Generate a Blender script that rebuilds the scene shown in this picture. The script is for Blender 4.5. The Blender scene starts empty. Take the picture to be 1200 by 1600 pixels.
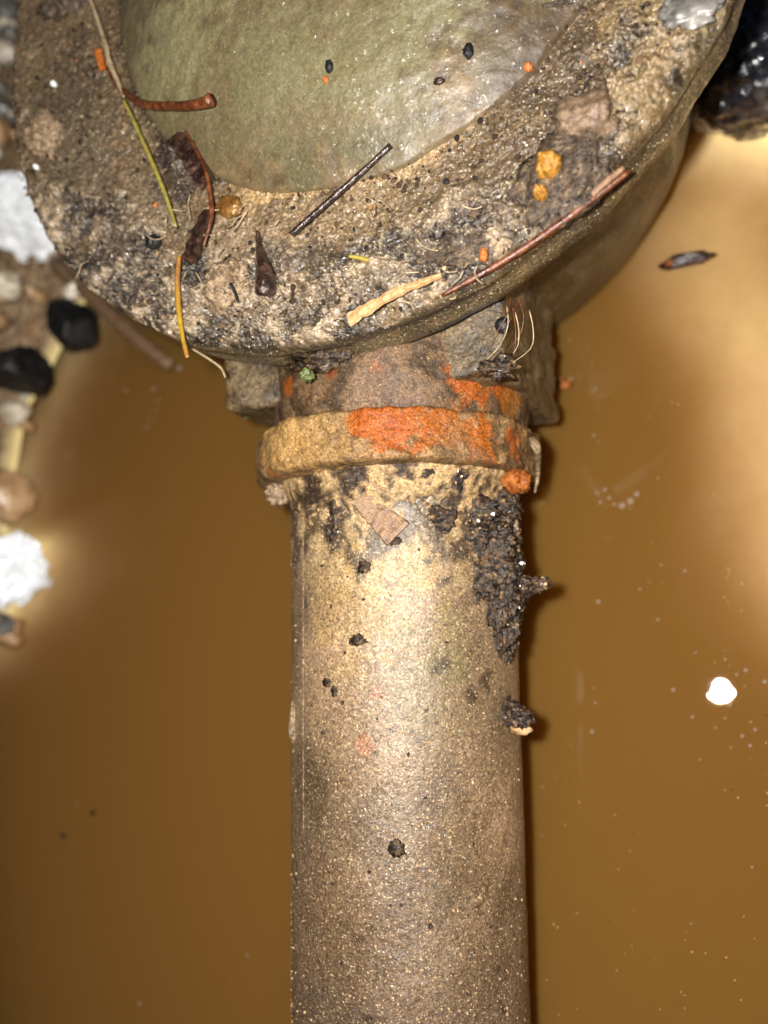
import bpy, bmesh, math, random
import numpy as np
from mathutils import Vector, Matrix, noise

random.seed(7)
scene = bpy.context.scene
col = scene.collection

# ------------------------------------------------------------------ camera
F = 1250.0                                   # focal length in pixels of the 1200 x 1600 picture
nadir = np.array([.455, -.24, -1.0]); nadir /= np.linalg.norm(nadir)
Zc = -nadir
Yc = np.array([.03, 1.0, -(Zc[1] + .03 * Zc[0]) / Zc[2]]); Yc /= np.linalg.norm(Yc)
Xc = np.cross(Yc, Zc)
RW = np.array([Xc, Yc, Zc])                  # camera axes -> world
TH = math.radians(6)
LR = np.array([[1, 0, 0], [0, math.cos(TH), -math.sin(TH)], [0, math.sin(TH), math.cos(TH)]])
LO = np.array([0, 0, .05])                   # valve frame: origin on the pipe axis, y along the pipe
def ray(px, py): return RW @ np.array([(px - 600) / F, -(py - 800) / F, -1.0])
CAM = LO - ray(632, 1000) * .215

cam_data = bpy.data.cameras.new('camera'); cam = bpy.data.objects.new('camera', cam_data); col.objects.link(cam)
m4 = Matrix.Identity(4)
for i in range(3):
    for j in range(3): m4[i][j] = RW[i][j]
    m4[i][3] = CAM[i]
cam.matrix_world = m4
cam_data.sensor_fit = 'VERTICAL'; cam_data.sensor_height = 24; cam_data.lens = F / 1600 * 24
cam_data.clip_start = .005; cam_data.clip_end = 50
cam_data.dof.use_dof = True; cam_data.dof.focus_distance = .18
cam_data.dof.aperture_fstop = 5.0
scene.camera = cam

# ------------------------------------------------------------------ daylight, phone flash, exposure
world = bpy.data.worlds.new('World'); scene.world = world; world.use_nodes = True
wn = world.node_tree.nodes; wl = world.node_tree.links
bg = wn['Background']; sky = wn.new('ShaderNodeTexSky'); sky.sky_type = 'NISHITA'; sky.sun_disc = False
sky.sun_elevation = math.radians(50); sky.sun_rotation = math.radians(120)
wl.new(sky.outputs[0], bg.inputs[0]); bg.inputs[1].default_value = .010
fl = bpy.data.lights.new('phone_flash', 'POINT'); fl.energy = 5.6; fl.shadow_soft_size = .0045; fl.color = (1, .965, .91)
flo = bpy.data.objects.new('phone_flash', fl); col.objects.link(flo)
flo.location = Vector(CAM + RW @ np.array([-.016, .008, .0]))
scene.view_settings.view_transform = 'Standard'; scene.view_settings.look = 'None'
scene.view_settings.exposure = 0; scene.view_settings.gamma = 1
scene.cycles.volume_bounces = 4; scene.cycles.max_bounces = 12; scene.cycles.transparent_max_bounces = 12
scene.cycles.use_denoising = True
scene.cycles.sample_clamp_indirect = 4

# ------------------------------------------------------------------ helpers
WATER_Z = .004
def at(px, py, z):
    """point of the valve frame at height z seen at a place of the picture"""
    c = LR.T @ (CAM - LO); d = LR.T @ ray(px, py); t = (z - c[2]) / d[2]
    return Vector(c + d * t)
def l2w(p): return Vector(LO + LR @ np.array(p))
def aw(px, py, z):
    """world point at world height z"""
    d = ray(px, py); t = (z - CAM[2]) / d[2]
    return Vector(CAM + d * t)
def fbm(v, s, oct=4): return noise.fractal(v * s, 1.0, 2.0, oct)      # roughly -1..1

def tag(o, label=None, cat=None, group=None, kind=None):
    if label: o['label'] = label
    if cat: o['category'] = cat
    if group: o['group'] = group
    if kind: o['kind'] = kind
    return o
def mesh_obj(name, verts, faces, mat, parent=None, smooth=True, colors=None, loc=None):
    me = bpy.data.meshes.new(name)
    me.from_pydata([tuple(v) for v in verts], [], faces)
    if smooth: me.polygons.foreach_set('use_smooth', [True] * len(me.polygons))
    if colors is not None:
        a = me.color_attributes.new('tint', 'FLOAT_COLOR', 'POINT')
        a.data.foreach_set('color', np.concatenate([np.asarray(colors, dtype=np.float32), np.ones((len(colors), 1), np.float32)], 1).ravel())
    me.materials.append(mat); me.update()
    o = bpy.data.objects.new(name, me); col.objects.link(o)
    if parent: o.parent = parent
    if loc is not None: o.location = loc
    return o
def empty(name, loc=(0, 0, 0)):
    o = bpy.data.objects.new(name, None); o.empty_display_size = .01; col.objects.link(o); o.location = loc; return o

def srgb(r, g, b):
    return np.array([((c / 255) / 12.92 if c / 255 <= .04045 else ((c / 255 + .055) / 1.055) ** 2.4) for c in (r, g, b)])

# ------------------------------------------------------------------ materials
def base_mat(name):
    m = bpy.data.materials.new(name); m.use_nodes = True
    nt = m.node_tree; b = nt.nodes['Principled BSDF']
    return m, nt, b
def add(nt, t, **kw):
    n = nt.nodes.new(t)
    for k, v in kw.items():
        if k in n.inputs: n.inputs[k].default_value = v
        else: setattr(n, k, v)
    return n
def ramp(nt, stops):
    r = nt.nodes.new('ShaderNodeValToRGB'); e = r.color_ramp.elements
    while len(e) < len(stops): e.new(.5)
    for el, (p, c) in zip(e, stops): el.position = p; el.color = (*c, 1)
    return r
def grime(name, colors=None, scale=300, rough=(.25, .7), bumps=((900, .4, .0004), (3000, .5, .0002)), tint=False,
          speck=None, spec=.5, var=.45, coat=0, metallic=0, dim=.62, stretch=None, grain=None):
    """gritty wet surface: mottled colour (or the vertex stain colour), two scales of relief, uneven gloss"""
    m, nt, b = base_mat(name); L = nt.links.new
    tc = nt.nodes.new('ShaderNodeTexCoord'); co = tc.outputs['Object']
    if stretch:
        mp = nt.nodes.new('ShaderNodeMapping'); mp.inputs['Scale'].default_value = stretch; L(co, mp.inputs[0]); co = mp.outputs[0]
    n1 = add(nt, 'ShaderNodeTexNoise', Scale=scale, Detail=6, Roughness=.65); L(co, n1.inputs['Vector'])
    if tint:
        at_ = nt.nodes.new('ShaderNodeAttribute'); at_.attribute_name = 'tint'; cur = at_.outputs['Color']
    else:
        r = ramp(nt, colors); L(n1.outputs['Fac'], r.inputs[0]); cur = r.outputs[0]
    # fine value variation
    n2 = add(nt, 'ShaderNodeTexNoise', Scale=scale * 6, Detail=5, Roughness=.75); L(co, n2.inputs['Vector'])
    mr = add(nt, 'ShaderNodeMapRange'); L(n2.outputs['Fac'], mr.inputs[0])
    mr.inputs[1].default_value = .3; mr.inputs[2].default_value = .7; mr.inputs[3].default_value = (1 - var) * dim; mr.inputs[4].default_value = (1 + var) * dim
    mul = add(nt, 'ShaderNodeMix', data_type='RGBA', blend_type='MULTIPLY'); mul.inputs[0].default_value = 1
    L(cur, mul.inputs[6]); L(mr.outputs[0], mul.inputs[7]); cur = mul.outputs[2]
    if speck:
        for sc, thr, c, amt in speck:
            v = add(nt, 'ShaderNodeTexNoise', Scale=sc, Detail=2, Roughness=.5); L(co, v.inputs['Vector'])
            rr = ramp(nt, [(thr, (0, 0, 0)), (min(1, thr + .04), (amt,) * 3)]); L(v.outputs['Fac'], rr.inputs[0])
            mx = add(nt, 'ShaderNodeMix', data_type='RGBA'); L(rr.outputs[0], mx.inputs[0]); L(cur, mx.inputs[6]); mx.inputs[7].default_value = (*(np.array(c) * (dim + .1)), 1); cur = mx.outputs[2]
    L(cur, b.inputs['Base Color'])
    rr = add(nt, 'ShaderNodeMapRange'); L(n1.outputs['Fac'], rr.inputs[0]); rr.inputs[1].default_value = .35; rr.inputs[2].default_value = .65
    rr.inputs[3].default_value = rough[0]; rr.inputs[4].default_value = rough[1]; L(rr.outputs[0], b.inputs['Roughness'])
    prev = None
    for sc, st, dist in bumps:
        nb = add(nt, 'ShaderNodeTexNoise', Scale=sc, Detail=4, Roughness=.6); L(co, nb.inputs['Vector'])
        bp = add(nt, 'ShaderNodeBump', Strength=st, Distance=dist); L(nb.outputs['Fac'], bp.inputs['Height'])
        if prev: L(prev, bp.inputs['Normal'])
        prev = bp.outputs[0]
    cn = prev
    if grain:
        gs, galb, gt = grain
        vo = add(nt, 'ShaderNodeTexVoronoi', Scale=gs); L(co, vo.inputs['Vector'])
        g2 = add(nt, 'ShaderNodeMapRange'); sp = nt.nodes.new('ShaderNodeSeparateColor'); L(vo.outputs['Color'], sp.inputs[0]); L(sp.outputs[0], g2.inputs[0]); g2.inputs[3].default_value = 1 - galb; g2.inputs[4].default_value = 1 + galb
        m2 = add(nt, 'ShaderNodeMix', data_type='RGBA', blend_type='MULTIPLY'); m2.inputs[0].default_value = 1; L(cur, m2.inputs[6]); L(g2.outputs[0], m2.inputs[7]); L(m2.outputs[2], b.inputs['Base Color'])
        sb = add(nt, 'ShaderNodeVectorMath', operation='SUBTRACT'); L(vo.outputs['Color'], sb.inputs[0]); sb.inputs[1].default_value = (.5, .5, .5)
        ml = add(nt, 'ShaderNodeVectorMath', operation='SCALE'); L(sb.outputs[0], ml.inputs[0]); ml.inputs['Scale'].default_value = gt * 2
        ge = nt.nodes.new('ShaderNodeNewGeometry')
        a2 = add(nt, 'ShaderNodeVectorMath', operation='ADD'); L(ml.outputs[0], a2.inputs[0]); L(prev if prev else ge.outputs['Normal'], a2.inputs[1])
        no = add(nt, 'ShaderNodeVectorMath', operation='NORMALIZE'); L(a2.outputs[0], no.inputs[0]); cn = no.outputs[0]
    if prev: L(prev, b.inputs['Normal'])
    b.inputs['Specular IOR Level'].default_value = spec
    b.inputs['Coat Weight'].default_value = coat; b.inputs['Coat Roughness'].default_value = .09
    b.inputs['Metallic'].default_value = metallic
    if coat and cn: L(cn, b.inputs['Coat Normal'])
    return m

TAN = srgb(190, 158, 112); BROWN = srgb(120, 98, 70); DARK = srgb(58, 46, 36); OLIVE = srgb(150, 142, 98); GREY = srgb(128, 110, 88)
M = {}
M['valve'] = grime('grimy valve', tint=True, scale=260, rough=(.3, .6), bumps=((600, .7, .0009), (2000, .6, .0003)), var=.6, coat=.8, grain=(1700, .3, .5), dim=.52,
                   speck=((2000, .64, tuple(srgb(235, 212, 172)), .8), (1100, .70, tuple(srgb(44, 34, 27)), .7)), spec=.5)
M['dome'] = grime('wet olive cap', tint=True, scale=200, rough=(.42, .62), bumps=((160, .5, .0012), (1500, .35, .0003)), var=.22, coat=.13, grain=(1700, .2, .4), dim=.36,
                  speck=((1800, .70, tuple(srgb(235, 215, 165)), .7), (900, .72, tuple(srgb(90, 78, 52)), .6)), spec=.5)
M['pipe'] = grime('gritty tan pipe', tint=True, scale=240, rough=(.32, .5), bumps=((900, .45, .0004), (2400, .5, .0003)), var=.4, metallic=.05, coat=.26, grain=(2500, .45, .45), dim=.47,
                  speck=((1700, .62, tuple(srgb(226, 196, 152)), .75), (1300, .62, tuple(srgb(84, 66, 48)), .7)), spec=.5)
M['nut'] = grime('rusty nut', tint=True, scale=300, rough=(.35, .65), bumps=((700, .7, .0008), (2200, .6, .0003)), var=.55, spec=.25, coat=.1, grain=(2400, .4, .6), dim=.62,
                 speck=((1200, .65, tuple(srgb(66, 44, 28)), .8), (2000, .68, tuple(srgb(230, 190, 120)), .6)))
M['body'] = grime('valve body', [(.3, srgb(66, 52, 32)), (.5, srgb(104, 86, 54)), (.7, srgb(136, 116, 76))], scale=120, coat=.4, grain=(2000, .25, .5), dim=.42)
M['lug'] = grime('valve lug', [(.3, srgb(60, 46, 30)), (.5, srgb(124, 100, 66)), (.7, srgb(172, 146, 102))], scale=180, rough=(.3, .6), var=.6, coat=.3, grain=(2000, .3, .5), dim=.38,
                 bumps=((500, .8, .0012), (2200, .6, .0004)), speck=((1000, .62, tuple(srgb(44, 34, 26)), .85),))
M['dirt'] = grime('dark wet dirt', [(.34, srgb(18, 13, 9)), (.5, srgb(58, 43, 30)), (.64, srgb(128, 98, 66)), (.78, srgb(205, 160, 104))], scale=700, rough=(.25, .6), coat=.45, grain=(1900, .5, .5), dim=.5,
                  bumps=((900, .7, .0008), (2600, .5, .0003)), spec=.25)
M['mud'] = grime('brown wet mud', [(.3, srgb(40, 32, 25)), (.5, srgb(84, 66, 48)), (.7, srgb(150, 124, 92))], scale=500, rough=(.25, .6), coat=.8, grain=(1900, .4, .6), var=.6,
                 bumps=((700, 1, .0012), (2400, .7, .0005)), speck=((1100, .62, tuple(srgb(30, 24, 20)), .8),))
M['tandirt'] = grime('silt lump', [(.3, srgb(96, 76, 56)), (.5, srgb(170, 140, 106)), (.7, srgb(205, 180, 145))], scale=600, rough=(.3, .7), coat=.5, grain=(2000, .35, .55),
                     bumps=((800, .9, .001), (2500, .7, .0004)), speck=((1100, .58, tuple(srgb(60, 46, 36)), .85),))
M['stone'] = grime('wet stone', [(.3, srgb(78, 62, 50)), (.5, srgb(130, 106, 84)), (.7, srgb(165, 140, 112))], scale=500, rough=(.2, .6), bumps=((800, .7, .0006), (3000, .5, .0003)))
M['black'] = grime('wet black stone', [(.35, srgb(14, 14, 17)), (.55, srgb(34, 35, 42)), (.75, srgb(90, 88, 88))], scale=160, rough=(.12, .45), bumps=((300, .35, .001), (1500, .4, .0003)), spec=.6, coat=1, grain=(500, .4, .3))
M['char'] = grime('black charcoal', [(.35, srgb(8, 8, 8)), (.6, srgb(24, 23, 22)), (.8, srgb(50, 46, 42))], scale=200, rough=(.4, .7), bumps=((400, .5, .001),))
M['twig'] = grime('reddish twig', [(.3, srgb(48, 24, 14)), (.5, srgb(105, 55, 28)), (.7, srgb(150, 88, 48))], scale=500, rough=(.2, .5), bumps=((1200, .6, .0004),), stretch=(1, 1, 1))
M['bark'] = grime('dark wet bark', [(.3, srgb(18, 12, 9)), (.5, srgb(52, 34, 26)), (.72, srgb(105, 74, 56))], scale=500, rough=(.1, .4), bumps=((900, .7, .0006),), spec=.7)
M['needle'] = grime('yellow green needle', [(.3, srgb(120, 120, 58)), (.5, srgb(178, 164, 76)), (.7, srgb(196, 158, 72))], scale=130, rough=(.3, .5), bumps=(), dim=.48)
M['needle2'] = grime('yellow orange needle', [(.35, srgb(205, 175, 50)), (.5, srgb(190, 140, 44)), (.62, srgb(165, 108, 56))], scale=80, rough=(.3, .5), bumps=(), dim=.48)
M['straw'] = grime('straw splinter', [(.3, srgb(140, 100, 62)), (.5, srgb(192, 148, 100)), (.7, srgb(212, 176, 130))], scale=500, rough=(.4, .7), bumps=((1500, .6, .0004),), dim=.75)
M['chip'] = grime('brown wood chip', [(.3, srgb(100, 70, 46)), (.5, srgb(160, 122, 88)), (.7, srgb(190, 158, 122))], scale=700, rough=(.4, .7), bumps=((1500, .7, .0004),))
def fibres(m, scale):
    nt = m.node_tree; b = nt.nodes['Principled BSDF']; src = b.inputs['Base Color'].links[0].from_socket
    tc = nt.nodes.new('ShaderNodeTexCoord'); w = nt.nodes.new('ShaderNodeTexWave'); w.bands_direction = 'DIAGONAL'; w.inputs['Scale'].default_value = scale; w.inputs['Distortion'].default_value = 7; w.inputs['Detail'].default_value = 3
    nt.links.new(tc.outputs['Object'], w.inputs[0]); r = ramp(nt, [(.1, (.6, .56, .54)), (.8, (1, 1, 1))]); nt.links.new(w.outputs['Fac'], r.inputs[0])
    x = add(nt, 'ShaderNodeMix', data_type='RGBA', blend_type='MULTIPLY'); x.inputs[0].default_value = 1; nt.links.new(src, x.inputs[6]); nt.links.new(r.outputs[0], x.inputs[7]); nt.links.new(x.outputs[2], b.inputs['Base Color'])
fibres(M['chip'], 800)
M['orange'] = grime('orange flake', [(.3, srgb(190, 80, 20)), (.5, srgb(225, 120, 40)), (.7, srgb(235, 150, 70))], scale=900, rough=(.3, .6), bumps=((1800, .6, .0003),), dim=.48)
M['yellow'] = grime('yellow crumb', [(.3, srgb(120, 76, 22)), (.5, srgb(176, 120, 34)), (.7, srgb(205, 156, 70))], scale=900, rough=(.3, .6), bumps=((1500, .8, .0005),))
M['amber'] = grime('amber leaf', [(.3, srgb(84, 50, 24)), (.5, srgb(130, 88, 40)), (.7, srgb(175, 130, 70))], scale=300, rough=(.15, .4), bumps=((900, .5, .0004),), coat=.4)
M['rust'] = grime('orange rust', [(.3, srgb(80, 36, 12)), (.5, srgb(160, 84, 16)), (.7, srgb(190, 118, 40))], scale=900, rough=(.4, .8), bumps=((1500, .8, .0005),), dim=.75)
M['root'] = grime('pale rootlet', [(.3, srgb(130, 105, 78)), (.6, srgb(205, 180, 140))], scale=300, rough=(.3, .6), bumps=())
M['moss'] = grime('moss', [(.3, srgb(56, 66, 26)), (.6, srgb(118, 124, 72))], scale=900, rough=(.3, .6), bumps=())
M['white'] = grime('white fleck', [(.3, srgb(205, 205, 200)), (.6, srgb(240, 238, 232))], scale=900, rough=(.2, .4), bumps=((1500, .4, .0003),), dim=.95)
M['sand'] = grime('sandy bed', [(.3, srgb(226, 200, 134)), (.5, srgb(236, 212, 146)), (.7, srgb(244, 224, 166))], scale=30, rough=(.6, .8), bumps=((200, .3, .001),), var=.08, dim=1)  # kept very pale so the added shallow bar can imitate sunlit water
M['pale'] = grime('pale pebble', [(.3, srgb(150, 130, 105)), (.5, srgb(205, 190, 165)), (.7, srgb(235, 228, 212))], scale=120, rough=(.15, .4), bumps=((500, .4, .0006),), spec=.7, dim=.95)
M['tanpeb'] = grime('tan pebble', [(.3, srgb(120, 90, 62)), (.5, srgb(178, 140, 100)), (.7, srgb(205, 172, 132))], scale=120, rough=(.15, .45), bumps=((500, .4, .0006),), spec=.7, dim=.95)
M['greypeb'] = grime('grey pebble', [(.3, srgb(80, 78, 74)), (.5, srgb(122, 118, 112)), (.7, srgb(165, 158, 148))], scale=120, rough=(.15, .45), bumps=((500, .4, .0006),), spec=.7)
m, nt, b = base_mat('white plastic film'); M['film'] = m
b.inputs['Base Color'].default_value = (.92, .94, .96, 1); b.inputs['Roughness'].default_value = .25
b.inputs['Specular IOR Level'].default_value = .9; b.inputs['Coat Weight'].default_value = 1; b.inputs['Coat Roughness'].default_value = .03
m, nt, b = base_mat('grit'); M['grit'] = m
a_ = nt.nodes.new('ShaderNodeAttribute'); a_.attribute_name = 'tint'; nt.links.new(a_.outputs['Color'], b.inputs['Base Color'])
b.inputs['Roughness'].default_value = .22; b.inputs['Specular IOR Level'].default_value = .7
m, nt, b = base_mat('dry grit'); M['drygrit'] = m
a_ = nt.nodes.new('ShaderNodeAttribute'); a_.attribute_name = 'tint'; nt.links.new(a_.outputs['Color'], b.inputs['Base Color'])
b.inputs['Roughness'].default_value = .7; b.inputs['Specular IOR Level'].default_value = .15
m, nt, b = base_mat('bubble skin'); M['bubble'] = m
b.inputs['Base Color'].default_value = (.9, .85, .75, 1); b.inputs['Roughness'].default_value = .03; b.inputs['IOR'].default_value = 1.33
b.inputs['Specular IOR Level'].default_value = 1.0; b.inputs['Alpha'].default_value = .07; b.inputs['Coat Weight'].default_value = .6

# muddy water: clear skin over a body of suspended silt
m = bpy.data.materials.new('muddy water'); m.use_nodes = True; M['water'] = m; nt = m.node_tree; nt.nodes.clear(); Lk = nt.links.new
out = nt.nodes.new('ShaderNodeOutputMaterial'); tr = nt.nodes.new('ShaderNodeBsdfTransparent'); gl = nt.nodes.new('ShaderNodeBsdfGlossy'); gl.inputs['Roughness'].default_value = .015
tcw = nt.nodes.new('ShaderNodeTexCoord'); nw = add(nt, 'ShaderNodeTexNoise', Scale=110, Detail=3); Lk(tcw.outputs['Object'], nw.inputs['Vector'])
bw = add(nt, 'ShaderNodeBump', Strength=.4, Distance=.00012); Lk(nw.outputs['Fac'], bw.inputs['Height']); Lk(bw.outputs[0], gl.inputs['Normal'])
fr = nt.nodes.new('ShaderNodeFresnel'); fr.inputs[0].default_value = 1.33; mx = nt.nodes.new('ShaderNodeMixShader')
Lk(fr.outputs[0], mx.inputs[0]); Lk(tr.outputs[0], mx.inputs[1]); Lk(gl.outputs[0], mx.inputs[2]); Lk(mx.outputs[0], out.inputs[0])
vs = nt.nodes.new('ShaderNodeVolumeScatter'); vs.inputs['Color'].default_value = (.90, .54, .13, 1); vs.inputs['Density'].default_value = 60
va = nt.nodes.new('ShaderNodeVolumeAbsorption'); va.inputs['Color'].default_value = (.48, .20, .02, 1); va.inputs['Density'].default_value = 72
ad = nt.nodes.new('ShaderNodeAddShader'); Lk(vs.outputs[0], ad.inputs[0]); Lk(va.outputs[0], ad.inputs[1]); Lk(ad.outputs[0], out.inputs[1])

# ------------------------------------------------------------------ the setting: bed and banks, water
def seg_dist(p, poly):
    best = 1e9
    for a, b in zip(poly[:-1], poly[1:]):
        ab = b - a; t = max(0, min(1, (p - a).dot(ab) / max(ab.dot(ab), 1e-12)))
        d = p - (a + ab * t); s = ab.x * (p.y - a.y) - ab.y * (p.x - a.x)
        if d.length < abs(best): best = d.length if s >= 0 else -d.length
    return best
def poly_w(pts): return [aw(x, y, WATER_Z).to_2d() for x, y in pts]
SHORE_W = poly_w([(-500, 1500), (-230, 1180), (-50, 1030), (25, 945), (70, 850), (10, 830), (25, 740), (45, 640), (110, 520), (150, 440), (120, 300), (120, -300)])
SHORE_E = poly_w([(1130, -300), (1085, 100), (1100, 185), (1230, 215), (1500, 300)])
def inside(p, poly):
    c = False; n = len(poly)
    for i in range(n):
        a, b = poly[i], poly[i - 1]
        if (a.y > p.y) != (b.y > p.y) and p.x < (b.x - a.x) * (p.y - a.y) / (b.y - a.y) + a.x: c = not c
    return c
def water_dist(p, shore, side):
    land = shore + [Vector((side * 2.0, shore[-1].y)), Vector((side * 2.0, shore[0].y))]
    d = abs(seg_dist(p, shore)); return -d if inside(p, land) else d
SUNLIGHT_BAR = poly_w([(1330, 860), (1240, 620), (1150, 430), (1120, 330)])  # added shallow bar: pale bed under thin water stands in for sunlight
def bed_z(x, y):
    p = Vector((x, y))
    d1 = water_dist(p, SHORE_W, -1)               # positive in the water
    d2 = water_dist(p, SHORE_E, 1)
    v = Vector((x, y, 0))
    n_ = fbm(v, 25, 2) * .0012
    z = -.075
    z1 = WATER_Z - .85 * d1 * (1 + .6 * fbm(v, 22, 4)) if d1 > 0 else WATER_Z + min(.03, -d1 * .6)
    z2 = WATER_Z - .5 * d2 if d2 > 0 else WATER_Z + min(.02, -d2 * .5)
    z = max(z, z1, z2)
    q = abs(seg_dist(p, SUNLIGHT_BAR)) / .072 * (1 + .45 * fbm(v, 13, 4))
    z = max(z, -.075 + (.075 + WATER_Z - .0060) * math.exp(-q ** 2.0))  # lifts the bed along the added bar to imitate a sunlit patch
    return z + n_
N = 170; X0, X1, Y0, Y1 = -.42, .40, -.32, .46
vs_, fs_ = [], []
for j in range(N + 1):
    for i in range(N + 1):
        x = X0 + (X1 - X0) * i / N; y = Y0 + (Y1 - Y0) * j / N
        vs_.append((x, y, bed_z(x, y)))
for j in range(N):
    for i in range(N):
        k = j * (N + 1) + i; fs_.append((k, k + 1, k + N + 2, k + N + 1))
nt = M['sand'].node_tree; bs = nt.nodes['Principled BSDF']; src = bs.inputs['Base Color'].links[0].from_socket
ge = nt.nodes.new('ShaderNodeNewGeometry'); sx = nt.nodes.new('ShaderNodeSeparateXYZ'); nt.links.new(ge.outputs['Position'], sx.inputs[0])
mr_ = add(nt, 'ShaderNodeMapRange'); nt.links.new(sx.outputs[2], mr_.inputs[0]); mr_.inputs[1].default_value = WATER_Z + .0005; mr_.inputs[2].default_value = WATER_Z + .004
ns = add(nt, 'ShaderNodeTexNoise', Scale=160, Detail=6, Roughness=.7); rs = ramp(nt, [(.35, srgb(58, 44, 32)), (.5, srgb(120, 94, 66)), (.65, srgb(186, 160, 124))]); nt.links.new(ns.outputs['Fac'], rs.inputs[0])
mg = add(nt, 'ShaderNodeMix', data_type='RGBA'); nt.links.new(mr_.outputs[0], mg.inputs[0]); nt.links.new(src, mg.inputs[6]); nt.links.new(rs.outputs[0], mg.inputs[7]); nt.links.new(mg.outputs[2], bs.inputs['Base Color'])
tag(mesh_obj('ground', vs_, fs_, M['sand']), 'pale sandy bed and banks of the flooded hole, with an added bar imitating sunlit water', 'ground', kind='structure')

def water():
    bm = bmesh.new(); n = 60; g = {}
    for j in range(n + 1):
        for i in range(n + 1):
            x = X0 + .002 + (X1 - X0 - .004) * i / n; y = Y0 + .002 + (Y1 - Y0 - .004) * j / n
            z = WATER_Z
            g[i, j] = bm.verts.new((x, y, z))
    for j in range(n):
        for i in range(n): bm.faces.new((g[i, j], g[i + 1, j], g[i + 1, j + 1], g[i, j + 1]))
    ring = [g[i, 0] for i in range(n + 1)] + [g[n, j] for j in range(1, n + 1)] + [g[i, n] for i in range(n - 1, -1, -1)] + [g[0, j] for j in range(n - 1, 0, -1)]
    low = [bm.verts.new((v.co.x, v.co.y, -.1)) for v in ring]
    for a in range(len(ring)):
        b2 = (a + 1) % len(ring); bm.faces.new((ring[a], low[a], low[b2], ring[b2]))
    bm.faces.new(low[::-1]); bm.normal_update()
    me = bpy.data.meshes.new('water'); bm.to_mesh(me); bm.free(); me.materials.append(M['water'])
    o = bpy.data.objects.new('water', me); col.objects.link(o)
    return tag(o, 'muddy brown water standing in the hole', 'water', kind='structure')
water()

# ------------------------------------------------------------------ stains
def blob_list(items, z):
    out = []
    for px, py, rx, ry, c, s in items:
        p = at(px, py, z); out.append((p, rx / 6600, ry / 6600, np.array(c), s))
    return out
def stained(v, base, blobs, wob=.5, seed=0.0):
    c = base
    w = fbm(v + Vector((seed, 0, 0)), 160, 5); w2 = fbm(v + Vector((0, seed + 3, 0)), 500, 4)
    for p, rx, ry, bc, s in blobs:
        d = math.hypot((v.x - p.x) / rx, (v.y - p.y) / ry)
        if d > 2: continue
        k = max(0, min(1, (1.0 - d + wob * w + .25 * w2) * 3)) * s
        if k > 0: c = c * (1 - k) + bc * k
    return c

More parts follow.
